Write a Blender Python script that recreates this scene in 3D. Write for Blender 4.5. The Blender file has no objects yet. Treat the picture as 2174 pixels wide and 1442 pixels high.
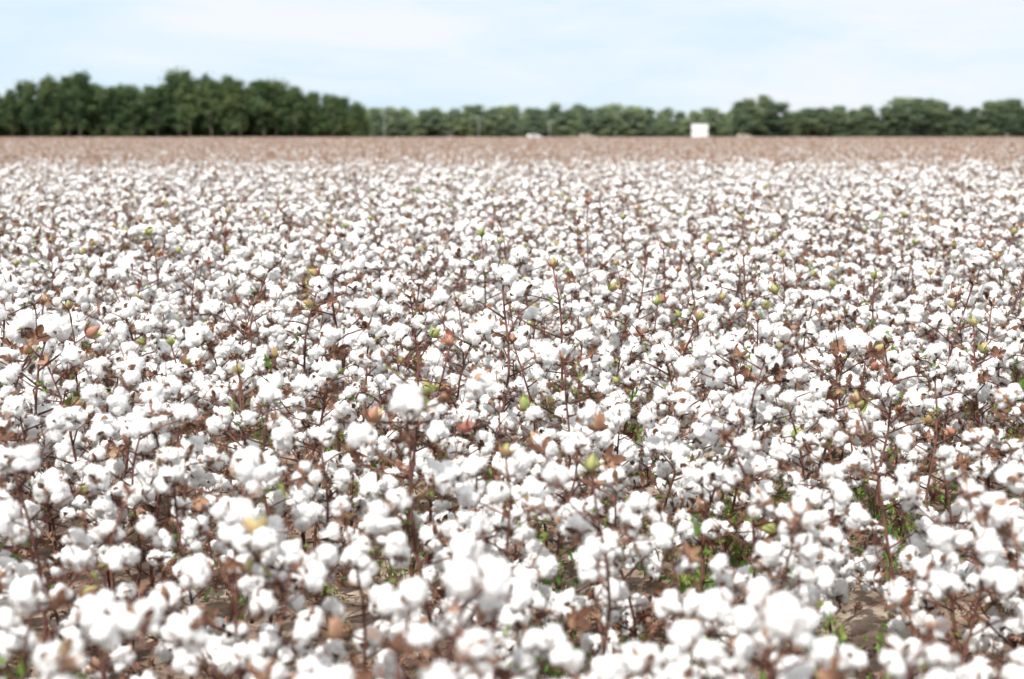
import bpy, bmesh, math, random
import numpy as np
from mathutils import Vector, Matrix, Euler, noise, Quaternion

R = math.radians
scene = bpy.context.scene
COL = scene.collection
scene.view_settings.view_transform = 'Standard'
scene.view_settings.look = 'None'
scene.view_settings.exposure = 0

SUN_EL, SUN_AZ = 50.0, 206.0   # azimuth: clockwise from +Y, direction the sun stands in

# ------------------------------------------------------------------ materials
def new_mat(name):
    m = bpy.data.materials.new(name); m.use_nodes = True
    nt = m.node_tree; nt.nodes.clear()
    return m, nt, nt.nodes.new('ShaderNodeOutputMaterial')

def noise_mat(name, stops, scale=5.0, detail=4.0, rough=0.9, bump=0.0, bscale=None, transl=0.0,
              coord='pos', spec=0.2, wscale=(1, 1, 1)):
    m, nt, out = new_mat(name)
    N, L = nt.nodes, nt.links
    if coord == 'pos':
        g = N.new('ShaderNodeNewGeometry'); src = g.outputs['Position']
    else:
        g = N.new('ShaderNodeTexCoord'); src = g.outputs['Object']
    mp = N.new('ShaderNodeMapping'); mp.inputs['Scale'].default_value = wscale
    L.new(src, mp.inputs['Vector'])
    n = N.new('ShaderNodeTexNoise'); n.inputs['Scale'].default_value = scale; n.inputs['Detail'].default_value = detail
    L.new(mp.outputs['Vector'], n.inputs['Vector'])
    cr = N.new('ShaderNodeValToRGB')
    e = cr.color_ramp.elements
    while len(e) < len(stops): e.new(0.5)
    for i, (p, c) in enumerate(stops):
        e[i].position = p; e[i].color = (c[0], c[1], c[2], 1)
    L.new(n.outputs['Fac'], cr.inputs['Fac'])
    p = N.new('ShaderNodeBsdfPrincipled')
    p.inputs['Roughness'].default_value = rough
    p.inputs['Specular IOR Level'].default_value = spec
    L.new(cr.outputs['Color'], p.inputs['Base Color'])
    if bump > 0:
        n2 = N.new('ShaderNodeTexNoise'); n2.inputs['Scale'].default_value = bscale or scale * 3
        n2.inputs['Detail'].default_value = 6
        L.new(mp.outputs['Vector'], n2.inputs['Vector'])
        b = N.new('ShaderNodeBump'); b.inputs['Strength'].default_value = bump; b.inputs['Distance'].default_value = 0.02
        L.new(n2.outputs['Fac'], b.inputs['Height']); L.new(b.outputs['Normal'], p.inputs['Normal'])
    if transl > 0:
        t = N.new('ShaderNodeBsdfTranslucent'); L.new(cr.outputs['Color'], t.inputs['Color'])
        mx = N.new('ShaderNodeMixShader'); mx.inputs[0].default_value = transl
        L.new(p.outputs[0], mx.inputs[1]); L.new(t.outputs[0], mx.inputs[2]); L.new(mx.outputs[0], out.inputs[0])
    else:
        L.new(p.outputs[0], out.inputs[0])
    return m

M_LINT = noise_mat('lint_white', [(0.22, (0.88, 0.84, 0.79)), (0.40, (0.935, 0.93, 0.925)), (0.6, (0.95, 0.95, 0.945))], 22, 4, 1.0, 0.3, 160, 0.25, spec=0.0)
M_BURR = noise_mat('burr_brown', [(0.3, (0.060, 0.029, 0.020)), (0.5, (0.15, 0.073, 0.045)), (0.7, (0.42, 0.26, 0.17))], 14, 3, 0.75, 0.3, 120)
M_STEM = noise_mat('stem_red_brown', [(0.35, (0.075, 0.029, 0.028)), (0.65, (0.19, 0.088, 0.066))], 9, 3, 0.65, 0.2, 90)
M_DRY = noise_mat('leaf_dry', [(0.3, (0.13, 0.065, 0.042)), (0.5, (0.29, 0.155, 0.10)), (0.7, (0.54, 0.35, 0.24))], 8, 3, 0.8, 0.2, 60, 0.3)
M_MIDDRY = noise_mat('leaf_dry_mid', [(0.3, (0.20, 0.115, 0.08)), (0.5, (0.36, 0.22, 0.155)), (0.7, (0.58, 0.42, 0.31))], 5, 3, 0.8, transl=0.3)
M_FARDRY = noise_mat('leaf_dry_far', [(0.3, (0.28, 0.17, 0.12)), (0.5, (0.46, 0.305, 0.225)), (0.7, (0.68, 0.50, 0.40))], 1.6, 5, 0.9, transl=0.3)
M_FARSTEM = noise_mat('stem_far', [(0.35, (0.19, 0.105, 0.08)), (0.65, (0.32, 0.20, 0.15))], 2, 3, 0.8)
M_GREEN = noise_mat('leaf_green', [(0.35, (0.09, 0.19, 0.04)), (0.56, (0.21, 0.32, 0.07)), (0.70, (0.46, 0.46, 0.15))], 6, 3, 0.6, 0.1, 50, 0.4)
M_GBOLL = noise_mat('green_boll', [(0.38, (0.28, 0.34, 0.11)), (0.52, (0.40, 0.32, 0.15)), (0.62, (0.38, 0.17, 0.13))], 9, 2, 0.55, spec=0.3)
M_BARK = noise_mat('bark', [(0.3, (0.14, 0.12, 0.10)), (0.7, (0.30, 0.27, 0.24))], 2, 4, 0.9)
M_POLE = noise_mat('pole_wood_hazed', [(0.3, (0.26, 0.29, 0.26)), (0.7, (0.33, 0.36, 0.33))], 2, 4, 0.9)  # wood tone shifted towards distance haze to lower its contrast
M_METAL = noise_mat('grey_metal', [(0.3, (0.30, 0.31, 0.32)), (0.7, (0.40, 0.41, 0.42))], 3, 2, 0.5)
M_WHITE = noise_mat('white_paint', [(0.3, (0.66, 0.67, 0.68)), (0.7, (0.76, 0.76, 0.76))], 0.8, 3, 0.5)
M_CARW = noise_mat('car_white', [(0.3, (0.70, 0.71, 0.72)), (0.7, (0.76, 0.76, 0.76))], 0.5, 2, 0.3, spec=0.5)
M_CARB = noise_mat('car_beige', [(0.3, (0.38, 0.34, 0.28)), (0.7, (0.46, 0.42, 0.34))], 0.5, 2, 0.35, spec=0.5)
M_GLASS = noise_mat('car_glass', [(0.3, (0.03, 0.035, 0.04)), (0.7, (0.05, 0.055, 0.06))], 0.5, 2, 0.1, spec=0.6)
M_TYRE = noise_mat('tyre_rubber', [(0.3, (0.02, 0.02, 0.02)), (0.7, (0.035, 0.035, 0.035))], 5, 2, 0.9)
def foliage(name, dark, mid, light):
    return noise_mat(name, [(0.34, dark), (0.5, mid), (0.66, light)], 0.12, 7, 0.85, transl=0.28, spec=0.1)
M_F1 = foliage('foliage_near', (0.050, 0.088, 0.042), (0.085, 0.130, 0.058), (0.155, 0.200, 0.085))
M_F2 = foliage('foliage_hazy', (0.145, 0.195, 0.135), (0.20, 0.255, 0.160), (0.31, 0.38, 0.20))  # distance haze painted into the leaf colour, paler and greyer
M_F3 = foliage('foliage_slight_haze', (0.090, 0.132, 0.084), (0.140, 0.188, 0.112), (0.225, 0.28, 0.155))  # weaker distance haze, also mixed into the leaf colour

# ------------------------------------------------------------------ mesh buffer
class MB:
    def __init__(s): s.v = []; s.f = []; s.m = []; s.n = 0; s.mats = []
    def mi(s, mat):
        if mat not in s.mats: s.mats.append(mat)
        return s.mats.index(mat)
    def add(s, V, F, mat):
        V = np.asarray(V, float); k = s.mi(mat)
        s.v.append(V); o = s.n
        for f in F: s.f.append([i + o for i in f])
        s.m.extend([k] * len(F)); s.n += len(V)
    def mesh(s, name, smooth=True):
        me = bpy.data.meshes.new(name)
        V = np.concatenate(s.v)
        me.from_pydata(V.tolist(), [], s.f)
        for mt in s.mats: me.materials.append(mt)
        me.polygons.foreach_set('material_index', s.m)
        if smooth: me.polygons.foreach_set('use_smooth', [True] * len(s.f))
        me.update(); return me

def obj(name, data, parent=None, M=None):
    o = bpy.data.objects.new(name, data); COL.objects.link(o)
    if parent is not None: o.parent = parent
    if M is not None: o.matrix_basis = M
    return o

def tag(o, label, cat, group=None):
    o['label'] = label; o['category'] = cat
    if group: o['group'] = group

def tube(mb, pts, radii, mat, sides=5):
    pts = [Vector(p) for p in pts]; V = []; F = []
    for i, p in enumerate(pts):
        a = pts[max(i - 1, 0)]; b = pts[min(i + 1, len(pts) - 1)]
        t = (b - a).normalized()
        u = t.cross(Vector((0.3, 0.9, 0.1)) if abs(t.y) < 0.8 else Vector((1, 0, 0))).normalized(); w = t.cross(u)
        for k in range(sides):
            an = 2 * math.pi * k / sides
            V.append(p + (u * math.cos(an) + w * math.sin(an)) * radii[i])
    for i in range(len(pts) - 1):
        for k in range(sides):
            k2 = (k + 1) % sides
            F.append((i * sides + k, i * sides + k2, (i + 1) * sides + k2, (i + 1) * sides + k))
    F.append(tuple(range((len(pts) - 1) * sides, len(pts) * sides)))
    F.append(tuple(reversed(range(sides))))
    mb.add([tuple(v) for v in V], F, mat)

def box(mb, c, s, mat, rot=0.0):
    V = []
    for x in (-1, 1):
        for y in (-1, 1):
            for z in (-1, 1):
                px, py = x * s[0] / 2, y * s[1] / 2
                V.append((c[0] + px * math.cos(rot) - py * math.sin(rot), c[1] + px * math.sin(rot) + py * math.cos(rot), c[2] + z * s[2] / 2))
    F = [(0, 1, 3, 2), (4, 6, 7, 5), (0, 4, 5, 1), (2, 3, 7, 6), (0, 2, 6, 4), (1, 5, 7, 3)]
    mb.add(V, F, mat)

def ico(sub):
    bm = bmesh.new(); bmesh.ops.create_icosphere(bm, subdivisions=sub, radius=1.0)
    V = np.array([v.co[:] for v in bm.verts]); F = [[v.index for v in f.verts] for f in bm.faces]
    bm.free(); return V, F
ICO = {k: ico(k) for k in (1, 2, 3, 4)}

# ------------------------------------------------------------------ cotton parts
def lint_geo(seed, sub):
    rng = random.Random(seed); D, F = ICO[sub]
    n = rng.choice([3, 4, 4, 5]); lobes = []
    for k in range(n):
        a = 2 * math.pi * k / n + rng.uniform(-.4, .4)
        el = rng.uniform(-0.6, 0.6)
        d = rng.uniform(0.017, 0.028)
        lobes.append((np.array((math.cos(a) * d, math.sin(a) * d, math.sin(el) * 0.019)), rng.uniform(0.0155, 0.0225)))
    lobes.append((np.array((rng.uniform(-.008, .008), rng.uniform(-.008, .008), 0.015)), 0.020))
    for _ in range(rng.choice([0, 0, 1, 2])):
        a = rng.uniform(0, 6.28)
        lobes.append((np.array((math.cos(a) * 0.031, math.sin(a) * 0.031, -0.015)), 0.013))
    acc = np.zeros(len(D)); pw = 20.0
    for c, r in lobes:
        b = D @ c; disc = b * b - c @ c + r * r
        t = np.where(disc > 0, b + np.sqrt(np.maximum(disc, 0)), 0.012)
        acc += (np.maximum(t, .012) * 20) ** pw
    T = acc ** (1 / pw) * .97 / 20
    off = Vector((seed * 3.1, seed * 1.7, 0))
    for i in range(len(D)):
        p = Vector(D[i] * T[i])
        T[i] += 0.0065 * noise.noise(p * 42 + off) + 0.0036 * noise.noise(p * 110 + off) + 0.0030 * noise.noise(p * 290 + off)
    V = D * T[:, None]
    V[:, 0] *= rng.uniform(.86, 1.18); V[:, 2] *= rng.uniform(.92, 1.4); V[:, 2] += 0.019
    return V, F

def wisps(mb, V, seed, n=700):
    r = random.Random(seed + 77); c = V.mean(0); VV = []; FF = []
    for _ in range(n):
        p = V[r.randrange(len(V))]; d = Vector(p - c).normalized()
        t = d.orthogonal(); t.rotate(Quaternion(d, r.uniform(0, 6.28))); t.normalize()
        p = Vector(p) - d * .002; L = r.uniform(.004, .015); w = t.cross(d) * .0006
        q1 = p + d * L * .5 + t * L * .35; q2 = p + d * L * .6 + t * L
        o = len(VV); VV += [tuple(p - w), tuple(p + w), tuple(q1 + w), tuple(q1 - w), tuple(q2)]
        FF += [(o, o + 1, o + 2, o + 3), (o + 3, o + 2, o + 4)]
    mb.add(VV, FF, M_LINT)

def carpel(mb, ang, L, W, curl, mat, mtx=None, lift=0.0):
    V = []; F = []; n = 5
    for i in range(n + 1):
        t = i / n
        r = 0.004 + L * (math.sin(t * 1.5) / 1.0) * 0.75
        z = lift + L * (0.75 * t ** 1.3) * curl[0] + curl[1] * L * t * t
        w = W * (math.sin(math.pi * min(1, t * 0.85 + 0.12)) ** 0.8) * (1 - t ** 4)
        ca, sa = math.cos(ang), math.sin(ang)
        for s, dz in ((-1, 0.35), (0, 0), (1, 0.35)):
            V.append((r * ca - s * w * sa, r * sa + s * w * ca, z + dz * w))
    for i in range(n):
        for k in range(2):
            a = i * 3 + k; F.append((a, a + 1, a + 4, a + 3))
    mb.add(V, F, mat)

def burr_geo(seed, empty=False):
    rng = random.Random(100 + seed); mb = MB(); n = rng.choice([4, 5])
    for k in range(n):
        a = 2 * math.pi * k / n + rng.uniform(-.2, .2)
        L = rng.uniform(.052, .066) if not empty else rng.uniform(.036, .050)
        carpel(mb, a, L, rng.uniform(.010, .014), (rng.uniform(.5, 1.2) if empty else rng.uniform(0.0, 0.85), rng.uniform(-.3, .3)), M_BURR)
    for k in range(3):
        a = 2 * math.pi * k / 3 + rng.uniform(-.4, .4)
        for j in (-.35, 0, .35):
            carpel(mb, a + j, rng.uniform(.034, .052) * (1 - abs(j) * .5), .005, (rng.uniform(-.5, .7), rng.uniform(-.4, .3)), M_DRY, lift=-.004)
    tube(mb, [(0, 0, -.012), (0, 0, .003)], [.004, .008], M_BURR, 6)
    return mb

def gboll_geo(seed):
    rng = random.Random(200 + seed); mb = MB(); D, F = ICO[2]; V = D.copy()
    up = np.clip((D[:, 2] + .1) / 1.1, 0, 1)
    rad = 0.018 * (1 - 0.08 * np.cos(np.arctan2(D[:, 1], D[:, 0]) * 4)) * (1 - .28 * up)
    V[:, 0] *= rad; V[:, 1] *= rad
    V[:, 2] = D[:, 2] * 0.022 + np.maximum(D[:, 2], 0) ** 3 * 0.013 + 0.022
    mb.add(V, F, M_GBOLL)
    for k in range(3):
        a = 2 * math.pi * k / 3
        for j in (-.4, 0, .4):
            carpel(mb, a + j, .046 * (1 - .3 * abs(j)), .009, (1.0, .4), M_DRY if seed % 2 else M_GBOLL, lift=-.003)
    return mb

def leaf(mb, pos, quat, s, mat, curl, rng):
    out = [(0, 0), (.38, -.12), (.62, .18), (.40, .34), (.55, .78), (.22, .62), (0, 1.08), (-.22, .60), (-.52, .80), (-.40, .34), (-.62, .16), (-.36, -.14)]
    V = [(0, .3, 0)]
    for x, y in out:
        x *= rng.uniform(.8, 1.15); y *= rng.uniform(.85, 1.1)
        V.append((x * (1 - .3 * curl), y, (x * x * 1.5 - (y - .3) ** 2 * .9) * curl + rng.uniform(-.12, .12) * curl))
    V = [tuple(pos + quat @ (Vector(v) * s)) for v in V]
    F = [(0, i, i + 1) for i in range(1, 12)] + [(0, 12, 1)]
    mb.add(V, F, mat)

NL = 14
LINT = [lint_geo(i, 4) for i in range(NL)]
LINT_LO = [lint_geo(i, 3) for i in range(NL)]
lint_me = []
for i, (V, F) in enumerate(LINT):
    m_ = MB(); m_.add(V, F, M_LINT); wisps(m_, V, i); lint_me.append(m_.mesh('lint'))
BURR = [burr_geo(i) for i in range(6)]; burr_me = [b.mesh('burr') for b in BURR]
EMPTY = [burr_geo(20 + i, True) for i in range(4)]; empty_me = [b.mesh('dry_burr') for b in EMPTY]
GB = [gboll_geo(i) for i in range(3)]; gb_me = [b.mesh('green_boll') for b in GB]

def randquat(rng):
    return Euler((rng.uniform(0, 6.28), rng.uniform(0, 6.28), rng.uniform(0, 6.28))).to_quaternion()

class Variant: pass
def make_variant(seed, kind='near'):
    brown = kind == 'brown'; mid = kind == 'mid'
    rng = random.Random(seed * 7 + 3); v = Variant(); st = MB(); fo = MB(); bolls = []
    tall = rng.random() < (.5 if not mid else .4)
    H = rng.uniform(.74, .90) * (1.11 if tall else 1); n = 8
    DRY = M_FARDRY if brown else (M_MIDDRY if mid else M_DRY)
    lean = Vector((rng.uniform(-.12, .12), rng.uniform(-.12, .12), 0))
    ph = rng.uniform(0, 6)
    def axis(t): return Vector((lean.x * t * t + .015 * math.sin(ph + t * 9), lean.y * t * t + .015 * math.cos(ph + t * 8), H * t))
    tube(st, [axis(i / n) - (Vector((0, 0, .03)) if i == 0 else Vector()) for i in range(n + 1)], [.0072 * (1 - .56 * i / n) for i in range(n + 1)], M_STEM, 6)
    nb = rng.randint(13, 16); a = rng.uniform(0, 6.28)
    def put(pos, d, t):
        d = (d + Vector((rng.uniform(-1, 1), rng.uniform(-1, 1), rng.uniform(-.8, .3)))).normalized()
        u = rng.random()
        if brown: typ = 'l' if u < .22 else ('e' if u < .95 else 'g')
        elif mid: typ = 'l' if u < .86 else ('e' if u < .97 else 'g')
        elif t > .8: typ = 'l' if u < .74 else ('e' if u < .93 else 'g')
        else: typ = 'l' if u < .87 else ('e' if u < .975 else 'g')
        q = d.to_track_quat('Z', 'Y') @ Quaternion((0, 0, 1), rng.uniform(0, 6.28))
        s = rng.uniform(.70, 1.14) * (1.04 if mid else (.8 if brown else 1))
        bolls.append((typ, rng.randrange(100), Matrix.Translation(pos) @ q.to_matrix().to_4x4() @ Matrix.Scale(s, 4)))
    for k in range(nb):
        t = .16 + (.68 if tall else .80) * k / (nb - 1) + rng.uniform(-.02, .02); a += 2.4 + rng.uniform(-.4, .4)
        L = (rng.uniform(.15, .34)) * (1.15 - .62 * t)
        up = rng.uniform(.25, .9)
        p0 = axis(min(t, 1)); d = Vector((math.cos(a), math.sin(a), up)).normalized()
        side = Vector((-math.sin(a), math.cos(a), 0))
        p1 = p0 + d * L * .5 + side * L * .1; p2 = p0 + d * L + Vector((0, 0, -.01)) - side * L * .06
        tube(st, [p0, p1, p2], [.0036, .0029, .0020], M_STEM, 4)
        put(p2, (p2 - p1).normalized() * .6 + Vector((0, 0, .6)), t)
        if rng.random() < .5:
            p3 = p2 + (d + side * rng.uniform(-.8, .8) + Vector((0, 0, .8))) * rng.uniform(.03, .09)
            tube(st, [p2, p3], [.0023, .0012], M_STEM, 4)
            if rng.random() < .4: leaf(fo, p3, randquat(rng), rng.uniform(.008, .018), DRY, 1.6, rng)
        if rng.random() < (.60 if t < .75 else .35):
            q = p1 + (side * rng.choice([-1, 1]) * .8 + Vector((0, 0, .5))) * .05
            tube(st, [p1, q], [.0024, .0018], M_STEM, 4); put(q, (q - p1).normalized() + Vector((0, 0, .2)), t)
        if rng.random() < (.8 if brown else .5):
            for _ in range(3 if brown else rng.choice([1, 1, 2])):
                leaf(fo, p1 + Vector((rng.uniform(-.05, .05), rng.uniform(-.05, .05), rng.uniform(-.04, .03))), randquat(rng), rng.uniform(.010, .024) * (1.3 if t < .5 or brown else .9), DRY, 2.0, rng)
        if not brown and rng.random() < .16 + (.24 if t < .45 else 0):
            for _ in range(3):
                leaf(fo, p0 + d * rng.uniform(.02, .12) + Vector((rng.uniform(-.03, .03), rng.uniform(-.03, .03), rng.uniform(-.01, .03))),
                     Euler((rng.uniform(-.7, .7), rng.uniform(-.7, .7), rng.uniform(0, 6.28))).to_quaternion(), rng.uniform(.014, .027), M_GREEN, .8, rng)
    if tall:
        for k in range(4):
            p0 = axis(.84 + .05 * k); aa = rng.uniform(0, 6.28); p1 = p0 + Vector((math.cos(aa) * .04, math.sin(aa) * .04, .04))
            tube(st, [p0, p1], [.0025, .0014], M_STEM, 4)
            leaf(fo, p1, randquat(rng), rng.uniform(.010, .018), M_GREEN if rng.random() < .4 else DRY, 1.6, rng)
        bolls.append(('e' if rng.random() < .65 else 'g', rng.randrange(100), Matrix.Translation(axis(1.0)) @ Matrix.Scale(.75, 4)))
    else:
        put(axis(1.0), Vector((0, 0, 1)), 1)
    leaf(fo, axis(.3), randquat(rng), .025, DRY, 1.6, rng)
    v.stem = st.mesh('stem'); v.fol = fo.mesh('leaves', smooth=False); v.bolls = bolls; v.st = st; v.fo = fo
    return v

def merged(v, name, lo=False):
    mb = MB()
    def put(src, M):
        Mn = np.array(M)
        if isinstance(src, MB):
            V = np.concatenate(src.v); V = V @ Mn[:3, :3].T + Mn[:3, 3]
            o = mb.n; mb.v.append(V); mb.n += len(V)
            for f in src.f: mb.f.append([i + o for i in f])
            mb.m.extend([mb.mi(src.mats[k]) for k in src.m])
        else:
            V, F = src; mb.add(V @ Mn[:3, :3].T + Mn[:3, 3], F, M_LINT)
    put(v.st, Matrix()); put(v.fo, Matrix())
    L = LINT_LO if lo else LINT
    for typ, k, M in v.bolls:
        if typ == 'l': put(L[k % NL], M); put(BURR[k % 6], M)
        elif typ == 'e': put(EMPTY[k % 4], M)
        else: put(GB[k % 3], M)
    return mb.mesh(name)

NV = 20
VARS = [make_variant(i) for i in range(NV)]
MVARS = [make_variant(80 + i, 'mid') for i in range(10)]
BVARS = [make_variant(50 + i, 'brown') for i in range(8)]

# ------------------------------------------------------------------ scatter
rng = random.Random(31)
TH = R(8.23); CAMZ = 1.65
def inview(x, y, m=.3): return abs(x) < .372 * y + m
pts = []; mixpts = []
y = 1.75
while y < 90:
    half = .372 * y + 3.0; x = -half + rng.uniform(0, .2)
    while x < half:
        yy = y + rng.gauss(0, .2)
        xx = x + rng.uniform(-.05, .05)
        e_ = 38.0 + 5 * noise.noise(Vector((xx * .12, 3.3, 0))) + 4 * noise.noise(Vector((xx * .5, 8.3, 0))) - (3.0 if xx < -6 else 0)
        if yy > 1.68:
            # white crop thins out into the brown crop over several metres
            pw = 1 - .93 * max(0, min(1, (yy - (e_ - 12)) / 26.0)) ** .9
            pw *= (1 if yy < 12 else .97 + .14 * noise.noise(Vector((xx * .35, yy * .2, 1))))
            if yy > 62: pw = .06 * (90 - yy) / 28
            if rng.random() < pw or yy < 12: pts.append((xx, yy))
            elif yy < 52: mixpts.append((xx, yy))
        x += rng.uniform(.14, .26) if y < 8 else rng.uniform(.135, .25)
    y += .80 if y < 8 else .78
vis = sorted([p for p in pts if inview(*p)], key=lambda p: p[1])
ind = vis[:300]; indset = set(ind)
rest = [p for p in pts if p not in indset]
print('plants', len(pts), 'individual to y', ind[-1][1])

def pscale(): return rng.uniform(.82, 1.08) if rng.random() > .08 else rng.uniform(1.10, 1.20)
for i, (x, y) in enumerate(ind):
    vi = rng.randrange(NV); v = VARS[vi]
    e = bpy.data.objects.new('cotton_plant', None); e.empty_display_size = .1; COL.objects.link(e)
    s = pscale() if y > 3.4 else rng.uniform(.80, .98)
    e.matrix_basis = Matrix.Translation((x, y, 0)) @ Euler((rng.gauss(0, .08), rng.gauss(0, .08), rng.uniform(0, 6.28))).to_matrix().to_4x4() @ Matrix.Scale(s, 4)
    types = [b[0] for b in v.bolls]
    if types.count('g') >= 2: lab = 'cotton plant with open white bolls and unopened green bolls'
    elif types.count('e') >= 3: lab = 'cotton plant with white bolls and several empty brown burrs'
    else: lab = 'cotton plant loaded with open fluffy white bolls on red-brown stems'
    tag(e, lab, 'cotton plant', 'cotton plants growing in the field')
    obj('stem', v.stem, e); obj('leaves', v.fol, e)
    for typ, k, M in v.bolls:
        if typ == 'l':
            b = obj('cotton_boll', lint_me[k % NL], e, M); obj('burr', burr_me[k % 6], b)
        elif typ == 'e': obj('dry_burr', empty_me[k % 4], e, M)
        else: obj('green_boll', gb_me[k % 3], e, M)

def instancer(name, P, rots, scls, idx, sources, label, cat, mats=()):
    me = bpy.data.meshes.new(name); me.from_pydata([tuple(p) for p in P], [], [])
    a = me.attributes.new('irot', 'FLOAT_VECTOR', 'POINT'); a.data.foreach_set('vector', np.array(rots, float).ravel())
    a = me.attributes.new('iscl', 'FLOAT_VECTOR', 'POINT'); a.data.foreach_set('vector', np.array(scls, float).ravel())
    a = me.attributes.new('iidx', 'INT', 'POINT'); a.data.foreach_set('value', np.array(idx, int))
    o = obj(name, me)
    ng = bpy.data.node_groups.new(name + '_nodes', 'GeometryNodeTree')
    ng.interface.new_socket('Geometry', in_out='INPUT', socket_type='NodeSocketGeometry')
    ng.interface.new_socket('Geometry', in_out='OUTPUT', socket_type='NodeSocketGeometry')
    N, L = ng.nodes, ng.links
    gi = N.new('NodeGroupInput'); go = N.new('NodeGroupOutput')
    iop = N.new('GeometryNodeInstanceOnPoints'); jn = N.new('GeometryNodeJoinGeometry')
    L.new(gi.outputs[0], iop.inputs['Points'])
    for sm in reversed(sources):
        so = bpy.data.objects.new(sm.name + '_source', sm)
        oi = N.new('GeometryNodeObjectInfo'); oi.inputs['Object'].default_value = so
        g2 = N.new('GeometryNodeGeometryToInstance')
        L.new(oi.outputs['Geometry'], g2.inputs[0]); L.new(g2.outputs[0], jn.inputs[0])
    L.new(jn.outputs[0], iop.inputs['Instance']); iop.inputs['Pick Instance'].default_value = True
    def attr(n, t):
        q = N.new('GeometryNodeInputNamedAttribute'); q.data_type = t; q.inputs['Name'].default_value = n; return q.outputs['Attribute']
    L.new(attr('iidx', 'INT'), iop.inputs['Instance Index'])
    L.new(attr('irot', 'FLOAT_VECTOR'), iop.inputs['Rotation'])
    L.new(attr('iscl', 'FLOAT_VECTOR'), iop.inputs['Scale'])
    L.new(iop.outputs[0], go.inputs[0])
    md = o.modifiers.new('scatter', 'NODES'); md.node_group = ng
    o['kind'] = 'stuff'; tag(o, label, cat)
    return o

full = [merged(v, 'cotton_plant_mesh', lo=True) for v in VARS]
fullm = [merged(v, 'cotton_plant_far_mesh', lo=True) for v in MVARS]
ra, rb = [], []
for p in rest: (rb if rng.random() < (p[1] - 10) / 12 else ra).append(p)
allsrc = full + fullm
P = [(x, y, 0) for x, y in ra + rb]
instancer('cotton_crop', P, [(rng.gauss(0, .08), rng.gauss(0, .08), rng.uniform(0, 6.28)) for _ in P],
          [(s, s, s) for s in [pscale() * (.94 if 36 < p[1] < 60 else 1) for p in P]],
          [rng.randrange(NV) for _ in ra] + [NV + rng.randrange(10) for _ in rb], allsrc,
          'dense crop of cotton plants with open white bolls', 'cotton field')

# brown part of the field
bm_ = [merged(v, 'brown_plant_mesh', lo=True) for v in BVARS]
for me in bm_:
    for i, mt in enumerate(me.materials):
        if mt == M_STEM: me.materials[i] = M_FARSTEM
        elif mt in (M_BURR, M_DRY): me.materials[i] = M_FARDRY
P = [(x, y, 0) for x, y in mixpts]; S = [(s, s, s) for s in [rng.uniform(.84, 1.0) for _ in P]]
def scatter_brown(y0, y1, dens, s0):
    area_n = int(dens * ((.40 * (y0 + y1) / 2 + 4) * 2) * (y1 - y0))
    for _ in range(area_n):
        y = math.sqrt(rng.uniform(y0 * y0, y1 * y1)); x = rng.uniform(-1, 1) * (.40 * y + 4)
        P.append((x, y, 0)); s = rng.uniform(.76, 1.06); S.append((s * s0, s * s0, s))
scatter_brown(50, 80, 5, 1.15); scatter_brown(80, 150, 2.2, 1.7); scatter_brown(150, 365, .55, 3.0)
instancer('brown_cotton_crop', P, [(0, 0, rng.uniform(0, 6.28)) for _ in P], S, [rng.randrange(8) for _ in P], bm_,
          'brown defoliated cotton plants with only a few white bolls', 'cotton field')

# ------------------------------------------------------------------ ground
ys = np.concatenate([np.linspace(-6, 1, 8), np.arange(1.1, 9, .07), np.geomspace(9, 6000, 90)])
xs_p = np.concatenate([np.arange(0, 3.6, .07), np.geomspace(3.65, 6000, 60)])
xs = np.concatenate([-xs_p[:0:-1], xs_p])
V = []
for yv in ys:
    for xv in xs:
        z = 0
        if yv < 14 and abs(xv) < 8:
            z = .022 * noise.noise(Vector((xv * 3, yv * 3, 0))) + .016 * noise.noise(Vector((xv * 11, yv * 11, 4))) - .02
        V.append((xv, yv, z))
nx = len(xs); F = []
for j in range(len(ys) - 1):
    for i in range(nx - 1):
        a = j * nx + i; F.append((a, a + 1, a + nx + 1, a + nx))
m_soil = noise_mat('soil', [(0.3, (0.08, 0.054, 0.042)), (0.46, (0.16, 0.112, 0.084)), (0.58, (0.29, 0.22, 0.17)), (.72, (0.46, .39, .32))], 5.5, 8, 0.95, 0.9, 30)
g = MB(); g.add(V, F, m_soil); ground = obj('ground', g.mesh('ground')); ground['kind'] = 'structure'
tag(ground, 'sandy brown soil of the cotton field', 'ground')

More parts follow.
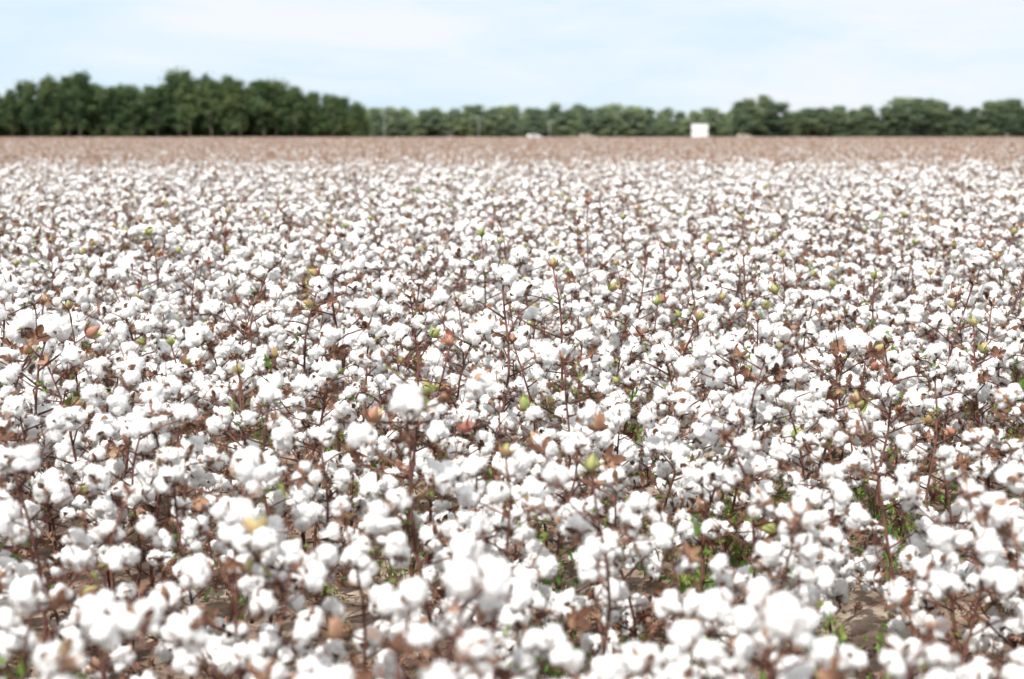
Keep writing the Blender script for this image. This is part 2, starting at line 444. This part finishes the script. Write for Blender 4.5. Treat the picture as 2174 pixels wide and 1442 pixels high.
# litter and weeds
leafm = []
for i in range(6):
    q = MB(); leaf(q, Vector((0, 0, 0)), Quaternion(), 1.0, M_DRY, .9 + .2 * i, random.Random(i)); leafm.append(q.mesh('dry_leaf_mesh', False))
P = []
while len(P) < 21000:
    y = rng.uniform(1.5, 13); x = rng.uniform(-1, 1) * (.38 * y + 1.5)
    if rng.random() < .55 + 1.1 * noise.noise(Vector((x * 1.6, y * 1.6, 2))): P.append((x, y, .004 + rng.random() * .022))
instancer('leaf_litter', P, [(rng.gauss(0, .6), rng.gauss(0, .6), rng.uniform(0, 6.28)) for _ in P],
          [(s, s, s) for s in [rng.uniform(.012, .038) for _ in P]], [rng.randrange(6) for _ in P], leafm,
          'curled dry brown leaves lying on the soil', 'leaf litter')
wm = []
for i in range(4):
    q = MB(); r2 = random.Random(i + 40)
    for k in range(28):
        a = r2.uniform(0, 6.28); rr = r2.uniform(0, .08); h = r2.uniform(.02, .22) * (1 - rr * 5)
        leaf(q, Vector((math.cos(a) * rr, math.sin(a) * rr, abs(h))), Euler((r2.uniform(-.8, .8), r2.uniform(-.8, .8), r2.uniform(0, 6.28))).to_quaternion(), r2.uniform(.010, .028), M_GREEN, .8, r2)
    for k in range(5):
        a = r2.uniform(0, 6.28); tube(q, [(0, 0, -.02), (math.cos(a) * .05, math.sin(a) * .05, .12)], [.002, .001], M_GREEN, 4)
    wm.append(q.mesh('weed_mesh', False))
P = []
for _ in range(2300):
    y = math.sqrt(rng.uniform(4, 34 * 34)) if rng.random() < .8 else rng.uniform(2, 8); x = rng.uniform(-1, 1) * (.38 * y + 1)
    if noise.noise(Vector((x * .8, y * .8, 9))) > .0: P.append((x, y, 0))
instancer('green_weeds', P, [(0, 0, rng.uniform(0, 6.28)) for _ in P], [(s, s, s * rng.uniform(.9, 2.4)) for s in [rng.uniform(.7, 1.3) for _ in P]],
          [rng.randrange(4) for _ in P], wm, 'low green weeds and regrowth between the cotton stems', 'weeds')

# ------------------------------------------------------------------ trees
def tree_geo(seed, fmat):
    r = random.Random(seed + 900); tr = MB(); cr = MB()
    H = 15.0; base = r.uniform(.10, .36) * H
    lobes = []
    nl = r.randint(28, 40); fat = r.uniform(.7, 1.1); topw = r.uniform(.45, .95)
    cx, cy = r.uniform(-.8, .8), r.uniform(-.8, .8)
    for k in range(nl):
        t = (k + .5) / nl; z = base + (H - base) * (t ** .85) - .7
        wid = 4.0 * fat * math.sin(math.pi * min(.95, .25 + t * .68)) ** .7 * (1.0 if t < .72 else topw)
        a = k * 2.4 + r.uniform(-.8, .8); d = wid * r.uniform(.1, 1.0)
        lobes.append((Vector((cx * t + math.cos(a) * d, cy * t + math.sin(a) * d, z + r.uniform(-.9, .4))), r.uniform(.55, 1.5)))
    tube(tr, [(0, 0, -.2), (.1, 0, H * .3), (.0, .15, H * .6), (.1, 0, H * .88)], [.24, .19, .13, .05], M_BARK, 7)
    for c, rad in lobes[::2]:
        z0 = max(H * .2, c.z - 2.2); tube(tr, [(.05, 0, z0), (c.x * .5, c.y * .5, (z0 + c.z) / 2 - .1), tuple(c)], [.11, .07, .03], M_BARK, 4)
    V = []; F = []
    for c, rad in lobes:
        sx, sy, sz = r.uniform(.8, 1.5), r.uniform(.8, 1.5), r.uniform(.55, 1.0)
        for _ in range(int(170 * rad)):
            d = Vector((r.gauss(0, 1), r.gauss(0, 1), r.gauss(0, 1))).normalized()
            p = c + Vector((d.x * rad * sx, d.y * rad * sy, d.z * rad * sz)) * (r.uniform(.3, 1.0) ** .55 * (1 + .9 * max(0, r.gauss(0, .6))))
            nrm = (d * .7 + Vector((r.uniform(-.9, .9), r.uniform(-.9, .9), r.uniform(-.3, 1.0)))).normalized()
            u = nrm.orthogonal().normalized(); u.rotate(Quaternion(nrm, r.uniform(0, 6.28))); w = nrm.cross(u)
            s = r.uniform(.12, .34); o = len(V)
            V += [tuple(p - u * s), tuple(p - w * s * .6), tuple(p + u * s), tuple(p + w * s * .6)]
            F.append((o, o + 1, o + 2, o + 3))
    cr.add(V, F, fmat)
    return tr.mesh('trunk'), cr.mesh('crown', False)

NT = 14
base_t = [tree_geo(i, M_F1) for i in range(NT)]
def remat(me, mt):
    m2 = me.copy(); m2.materials[0] = mt; return m2
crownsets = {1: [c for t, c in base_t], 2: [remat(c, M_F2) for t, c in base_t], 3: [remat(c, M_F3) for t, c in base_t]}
trunks = [t for t, c in base_t]
def interp(prof, x):
    return float(np.interp(x, [p[0] for p in prof], [p[1] for p in prof]))
def plant_tree(x, y, h, cs, lab, grp, wide=1.0):
    k = rng.randrange(NT); e = bpy.data.objects.new('tree', None); COL.objects.link(e)
    s = h / 15.0; w = s * wide * rng.uniform(.8, 1.25)
    e.matrix_basis = Matrix.Translation((x, y, 0)) @ Euler((0, 0, rng.uniform(0, 6.28))).to_matrix().to_4x4() @ Matrix.Diagonal((w, w, s, 1))
    tag(e, lab, 'tree', grp); obj('trunk', trunks[k], e); obj('crown', crownsets[cs][k], e)
left = [(-175, 13), (-150, 14), (-135, 12.4), (-132, 14.8), (-124, 16.6), (-118, 18.2), (-113, 17.2), (-109, 14.6), (-105, 14.2), (-100, 16.0), (-94, 15.2), (-88, 17.8), (-80, 16.9), (-73, 16.7), (-65, 16.0), (-58, 14.8), (-53, 13.0), (-46, 11.6), (-41, 9.6), (-38, 8)]
x = -172
while x < -38:
    for r_ in range(3):
        xx = x + rng.uniform(-1, 1) + r_ * 1.6
        if xx < -39.5: plant_tree(xx, 382 + r_ * 7 + rng.uniform(-2, 2), interp(left, xx) * (rng.uniform(.88, 1.04) if r_ < 2 else rng.uniform(.84, .98)), 1,
                   'tall dark green tree in the wood beyond the field', 'trees of the dark wood beyond the field', 1.02)
    x += rng.uniform(3.7, 5.4)
mid = [(-130, 13), (-61, 13.8), (-40, 12.8), (-23, 14.0), (-10, 15.8), (3, 16.2), (24, 15), (45, 15.4), (67, 13.0), (84, 13.2), (96, 13), (130, 12.4)]
x = -78
while x < 112:
    for r_ in range(2):
        xx = x + rng.uniform(-1.5, 1.5) + r_ * 3
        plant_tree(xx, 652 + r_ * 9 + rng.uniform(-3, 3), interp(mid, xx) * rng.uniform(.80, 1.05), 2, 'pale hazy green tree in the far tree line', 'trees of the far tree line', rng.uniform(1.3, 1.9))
    x += rng.uniform(5, 7.6)
right = [(79, 8), (84, 14.6), (94, 14.6), (98, 10.5), (111, 12), (130, 11.8), (138, 11), (143, 15.4), (149, 14.4), (156, 12.8), (169, 11), (174, 13.4), (186, 14.2), (230, 12)]
x = 80
while x < 222:
    for r_ in range(2):
        xx = x + rng.uniform(-1, 1) + r_ * 2.4
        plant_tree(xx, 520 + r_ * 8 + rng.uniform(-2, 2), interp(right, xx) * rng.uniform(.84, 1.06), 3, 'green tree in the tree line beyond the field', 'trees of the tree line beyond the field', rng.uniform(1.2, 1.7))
    x += rng.uniform(4.2, 6.0)

def under(name, x0, x1, y0, h, cs, n, lab):
    P = [(rng.uniform(x0, x1), y0 + rng.uniform(-2, 16), -2.6) for _ in range(n)]
    S = [(h / 9 * rng.uniform(.8, 1.5),) * 2 + (h / 14 * rng.uniform(.7, 1.15),) for _ in P]
    instancer(name, P, [(0, 0, rng.uniform(0, 6.28)) for _ in P], S, [rng.randrange(NT) for _ in P], crownsets[cs], lab, 'undergrowth')
under('dark_undergrowth', -172, -44, 390, 10, 1, 120, 'dark shrubs under the trees of the wood')
under('hazy_undergrowth', -110, 135, 652, 10, 2, 150, 'hazy shrubs under the far tree line')
under('green_undergrowth', 82, 225, 522, 9, 3, 110, 'green shrubs under the tree line')

# ------------------------------------------------------------------ billboard, poles, cars
e = bpy.data.objects.new('billboard', None); COL.objects.link(e); e.location = (54.2, 415, 0)
tag(e, 'white two-panel billboard standing at the far edge of the field', 'billboard')
def part(name, build, parent, smooth=False):
    q = MB(); build(q); return obj(name, q.mesh(name, smooth), parent)
part('panel', lambda q: box(q, (0, 0, 3.52), (4.8, .12, 1.8), M_WHITE), e)
part('panel', lambda q: box(q, (0, 0, 1.43), (4.8, .12, 1.80), M_WHITE), e)
part('frame', lambda q: [box(q, (0, .02, 2.475), (4.9, .1, .26), M_METAL), box(q, (0, .02, 4.47), (5.0, .14, .08), M_METAL), box(q, (0, .02, .48), (5.0, .14, .08), M_METAL)], e)
for px in (-1.8, 0, 1.8):
    part('post', lambda q: box(q, (px, .2, 2.2), (.2, .2, 4.5), M_POLE), e)

def pole(x, y, h):
    e = bpy.data.objects.new('utility_pole', None); COL.objects.link(e); e.location = (x, y, 0)
    tag(e, 'pale wooden utility pole with crossarm in front of trees', 'utility pole', 'utility poles along the far road')
    part('mast', lambda q: tube(q, [(0, 0, -.3), (0, 0, h)], [.13, .09], M_POLE, 10), e)
    part('crossarm', lambda q: [box(q, (0, -.18, h - .6), (2.4, .1, .13), M_POLE), box(q, (0, -.18, h - 1.5), (2.0, .1, .12), M_POLE)], e)
    for ix in (-1.05, -.4, .4, 1.05):
        part('insulator', lambda q: tube(q, [(ix, -.18, h - .53), (ix, -.18, h - .42), (ix, -.18, h - .32)], [.04, .07, .03], M_METAL, 8), e)
pole(-39.5, 445, 8.2); pole(-10.5, 455, 7.4); pole(11.6, 445, 6.0)

def car(x, y, rot, mat, lab):
    e = bpy.data.objects.new('parked_car', None); COL.objects.link(e); e.location = (x, y, -.1); e.rotation_euler = (0, 0, rot)
    tag(e, lab, 'car', 'vehicles on the far road')
    prof = [(-2.3, .45), (-2.32, .95), (-2.2, 1.12), (-1.95, 1.6), (-1.6, 1.7), (.35, 1.68), (.75, 1.58), (1.25, 1.12), (2.15, 1.0), (2.35, .8), (2.35, .45)]
    def body(q):
        n = len(prof); V = []
        for s in (-1, 1):
            for (px, pz) in prof:
                V.append((px, s * (.92 if pz < 1.2 else .74), pz))
        F = [tuple(range(n)), tuple(reversed(range(n, 2 * n)))] + [(i, (i + 1) % n, n + (i + 1) % n, n + i) for i in range(n)]
        q.add(V, [tuple(reversed(f)) for f in F], mat)
    part('body', body, e)
    for s in (-1, 1):
        for a, b in ((-1.75, -.75), (-.65, .55)):
            part('window', lambda q: q.add([(a, s * .925, 1.19), (b + .2, s * .925, 1.19), (b, s * .765, 1.58), (a + .08, s * .765, 1.58)], [(0, 1, 2, 3)], M_GLASS), e)
        for wx in (-1.45, 1.45):
            part('wheel', lambda q: tube(q, [(wx, s * .72, .43), (wx, s * .74, .43), (wx, s * .93, .43), (wx, s * .95, .43)], [.28, .33, .33, .26], M_TYRE, 20), e)
car(6.8, 430, .25, M_CARW, 'white car with its roof showing above the crop')
car(23.0, 440, 0, M_CARB, 'beige car with its roof showing above the crop')
car(70.5, 435, .1, M_CARB, 'beige car partly hidden behind the crop')

# ------------------------------------------------------------------ world & light
w = bpy.data.worlds.new('World'); scene.world = w; w.use_nodes = True
N, L = w.node_tree.nodes, w.node_tree.links; N.clear()
out = N.new('ShaderNodeOutputWorld'); bg = N.new('ShaderNodeBackground'); bg.inputs['Strength'].default_value = .15
sky = N.new('ShaderNodeTexSky'); sky.sky_type = 'NISHITA'; sky.sun_disc = False
sky.sun_elevation = R(SUN_EL); sky.sun_rotation = R(SUN_AZ); sky.air_density = 1.0; sky.dust_density = .5; sky.ozone_density = 1.5
tc = N.new('ShaderNodeTexCoord')
sx = N.new('ShaderNodeSeparateXYZ'); L.new(tc.outputs['Generated'], sx.inputs[0])
# haze colour: pale blue low down, unseen brighter layer added overhead to lift shadows
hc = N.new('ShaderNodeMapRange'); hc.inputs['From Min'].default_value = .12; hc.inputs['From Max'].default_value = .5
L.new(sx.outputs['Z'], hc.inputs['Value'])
haze_fill = N.new('ShaderNodeMix'); haze_fill.data_type = 'RGBA'
haze_fill.inputs[6].default_value = (4.6, 5.85, 6.7, 1); haze_fill.inputs[7].default_value = (8.1, 8.2, 8.4, 1)
L.new(hc.outputs[0], haze_fill.inputs[0])
mr = N.new('ShaderNodeMapRange'); mr.inputs['From Min'].default_value = 0.12; mr.inputs['From Max'].default_value = .6
mr.inputs['To Min'].default_value = 1.0; mr.inputs['To Max'].default_value = .85
L.new(sx.outputs['Z'], mr.inputs['Value'])
hz = N.new('ShaderNodeMix'); hz.data_type = 'RGBA'; L.new(haze_fill.outputs[2], hz.inputs[7])
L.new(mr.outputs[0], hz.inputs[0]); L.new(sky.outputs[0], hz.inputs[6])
mp = N.new('ShaderNodeMapping'); mp.inputs['Scale'].default_value = (1.5, 1.5, 7.5)
mp.inputs['Rotation'].default_value = (R(4), R(-10), 0); mp.inputs['Location'].default_value = (.35, 0, 0)
nz = N.new('ShaderNodeTexNoise'); nz.inputs['Scale'].default_value = 2.4; nz.inputs['Detail'].default_value = 8; nz.inputs['Roughness'].default_value = .58
nz.inputs['Distortion'].default_value = .4
cr = N.new('ShaderNodeValToRGB'); cr.color_ramp.elements[0].position = .38; cr.color_ramp.elements[1].position = .62
cr.color_ramp.elements[0].color = (.0, .0, .0, 1); cr.color_ramp.elements[1].color = (.92, .92, .92, 1)
cc = N.new('ShaderNodeMix'); cc.data_type = 'RGBA'; cc.inputs[6].default_value = (6.15, 6.4, 6.7, 1); cc.inputs[7].default_value = (9.2, 9.1, 9.1, 1)  # clouds made brighter overhead, out of view, as extra fill
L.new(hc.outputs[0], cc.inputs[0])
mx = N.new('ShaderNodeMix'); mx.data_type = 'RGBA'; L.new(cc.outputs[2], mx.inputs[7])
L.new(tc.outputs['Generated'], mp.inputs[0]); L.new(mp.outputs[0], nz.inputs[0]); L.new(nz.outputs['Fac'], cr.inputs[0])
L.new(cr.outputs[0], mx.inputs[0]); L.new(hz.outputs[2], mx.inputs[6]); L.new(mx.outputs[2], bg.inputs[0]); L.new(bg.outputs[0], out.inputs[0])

sd = bpy.data.lights.new('sun', 'SUN'); sd.energy = 5.0; sd.angle = R(.5); sd.color = (1, .965, .915)
so = bpy.data.objects.new('sun', sd); COL.objects.link(so)
az = R(SUN_AZ); el = R(SUN_EL)
sv = Vector((math.sin(az) * math.cos(el), math.cos(az) * math.cos(el), math.sin(el)))
so.rotation_euler = sv.to_track_quat('Z', 'Y').to_euler(); so.location = sv * 50

cd = bpy.data.cameras.new('camera'); cam = bpy.data.objects.new('camera', cd); COL.objects.link(cam); scene.camera = cam
cam.location = (0, 0, CAMZ); cam.rotation_euler = (math.pi / 2 - TH, 0, 0)
cd.lens = 50; cd.sensor_width = 36; cd.clip_start = .05; cd.clip_end = 12000
cd.dof.use_dof = True; cd.dof.focus_distance = 6.0; cd.dof.aperture_fstop = 2.2
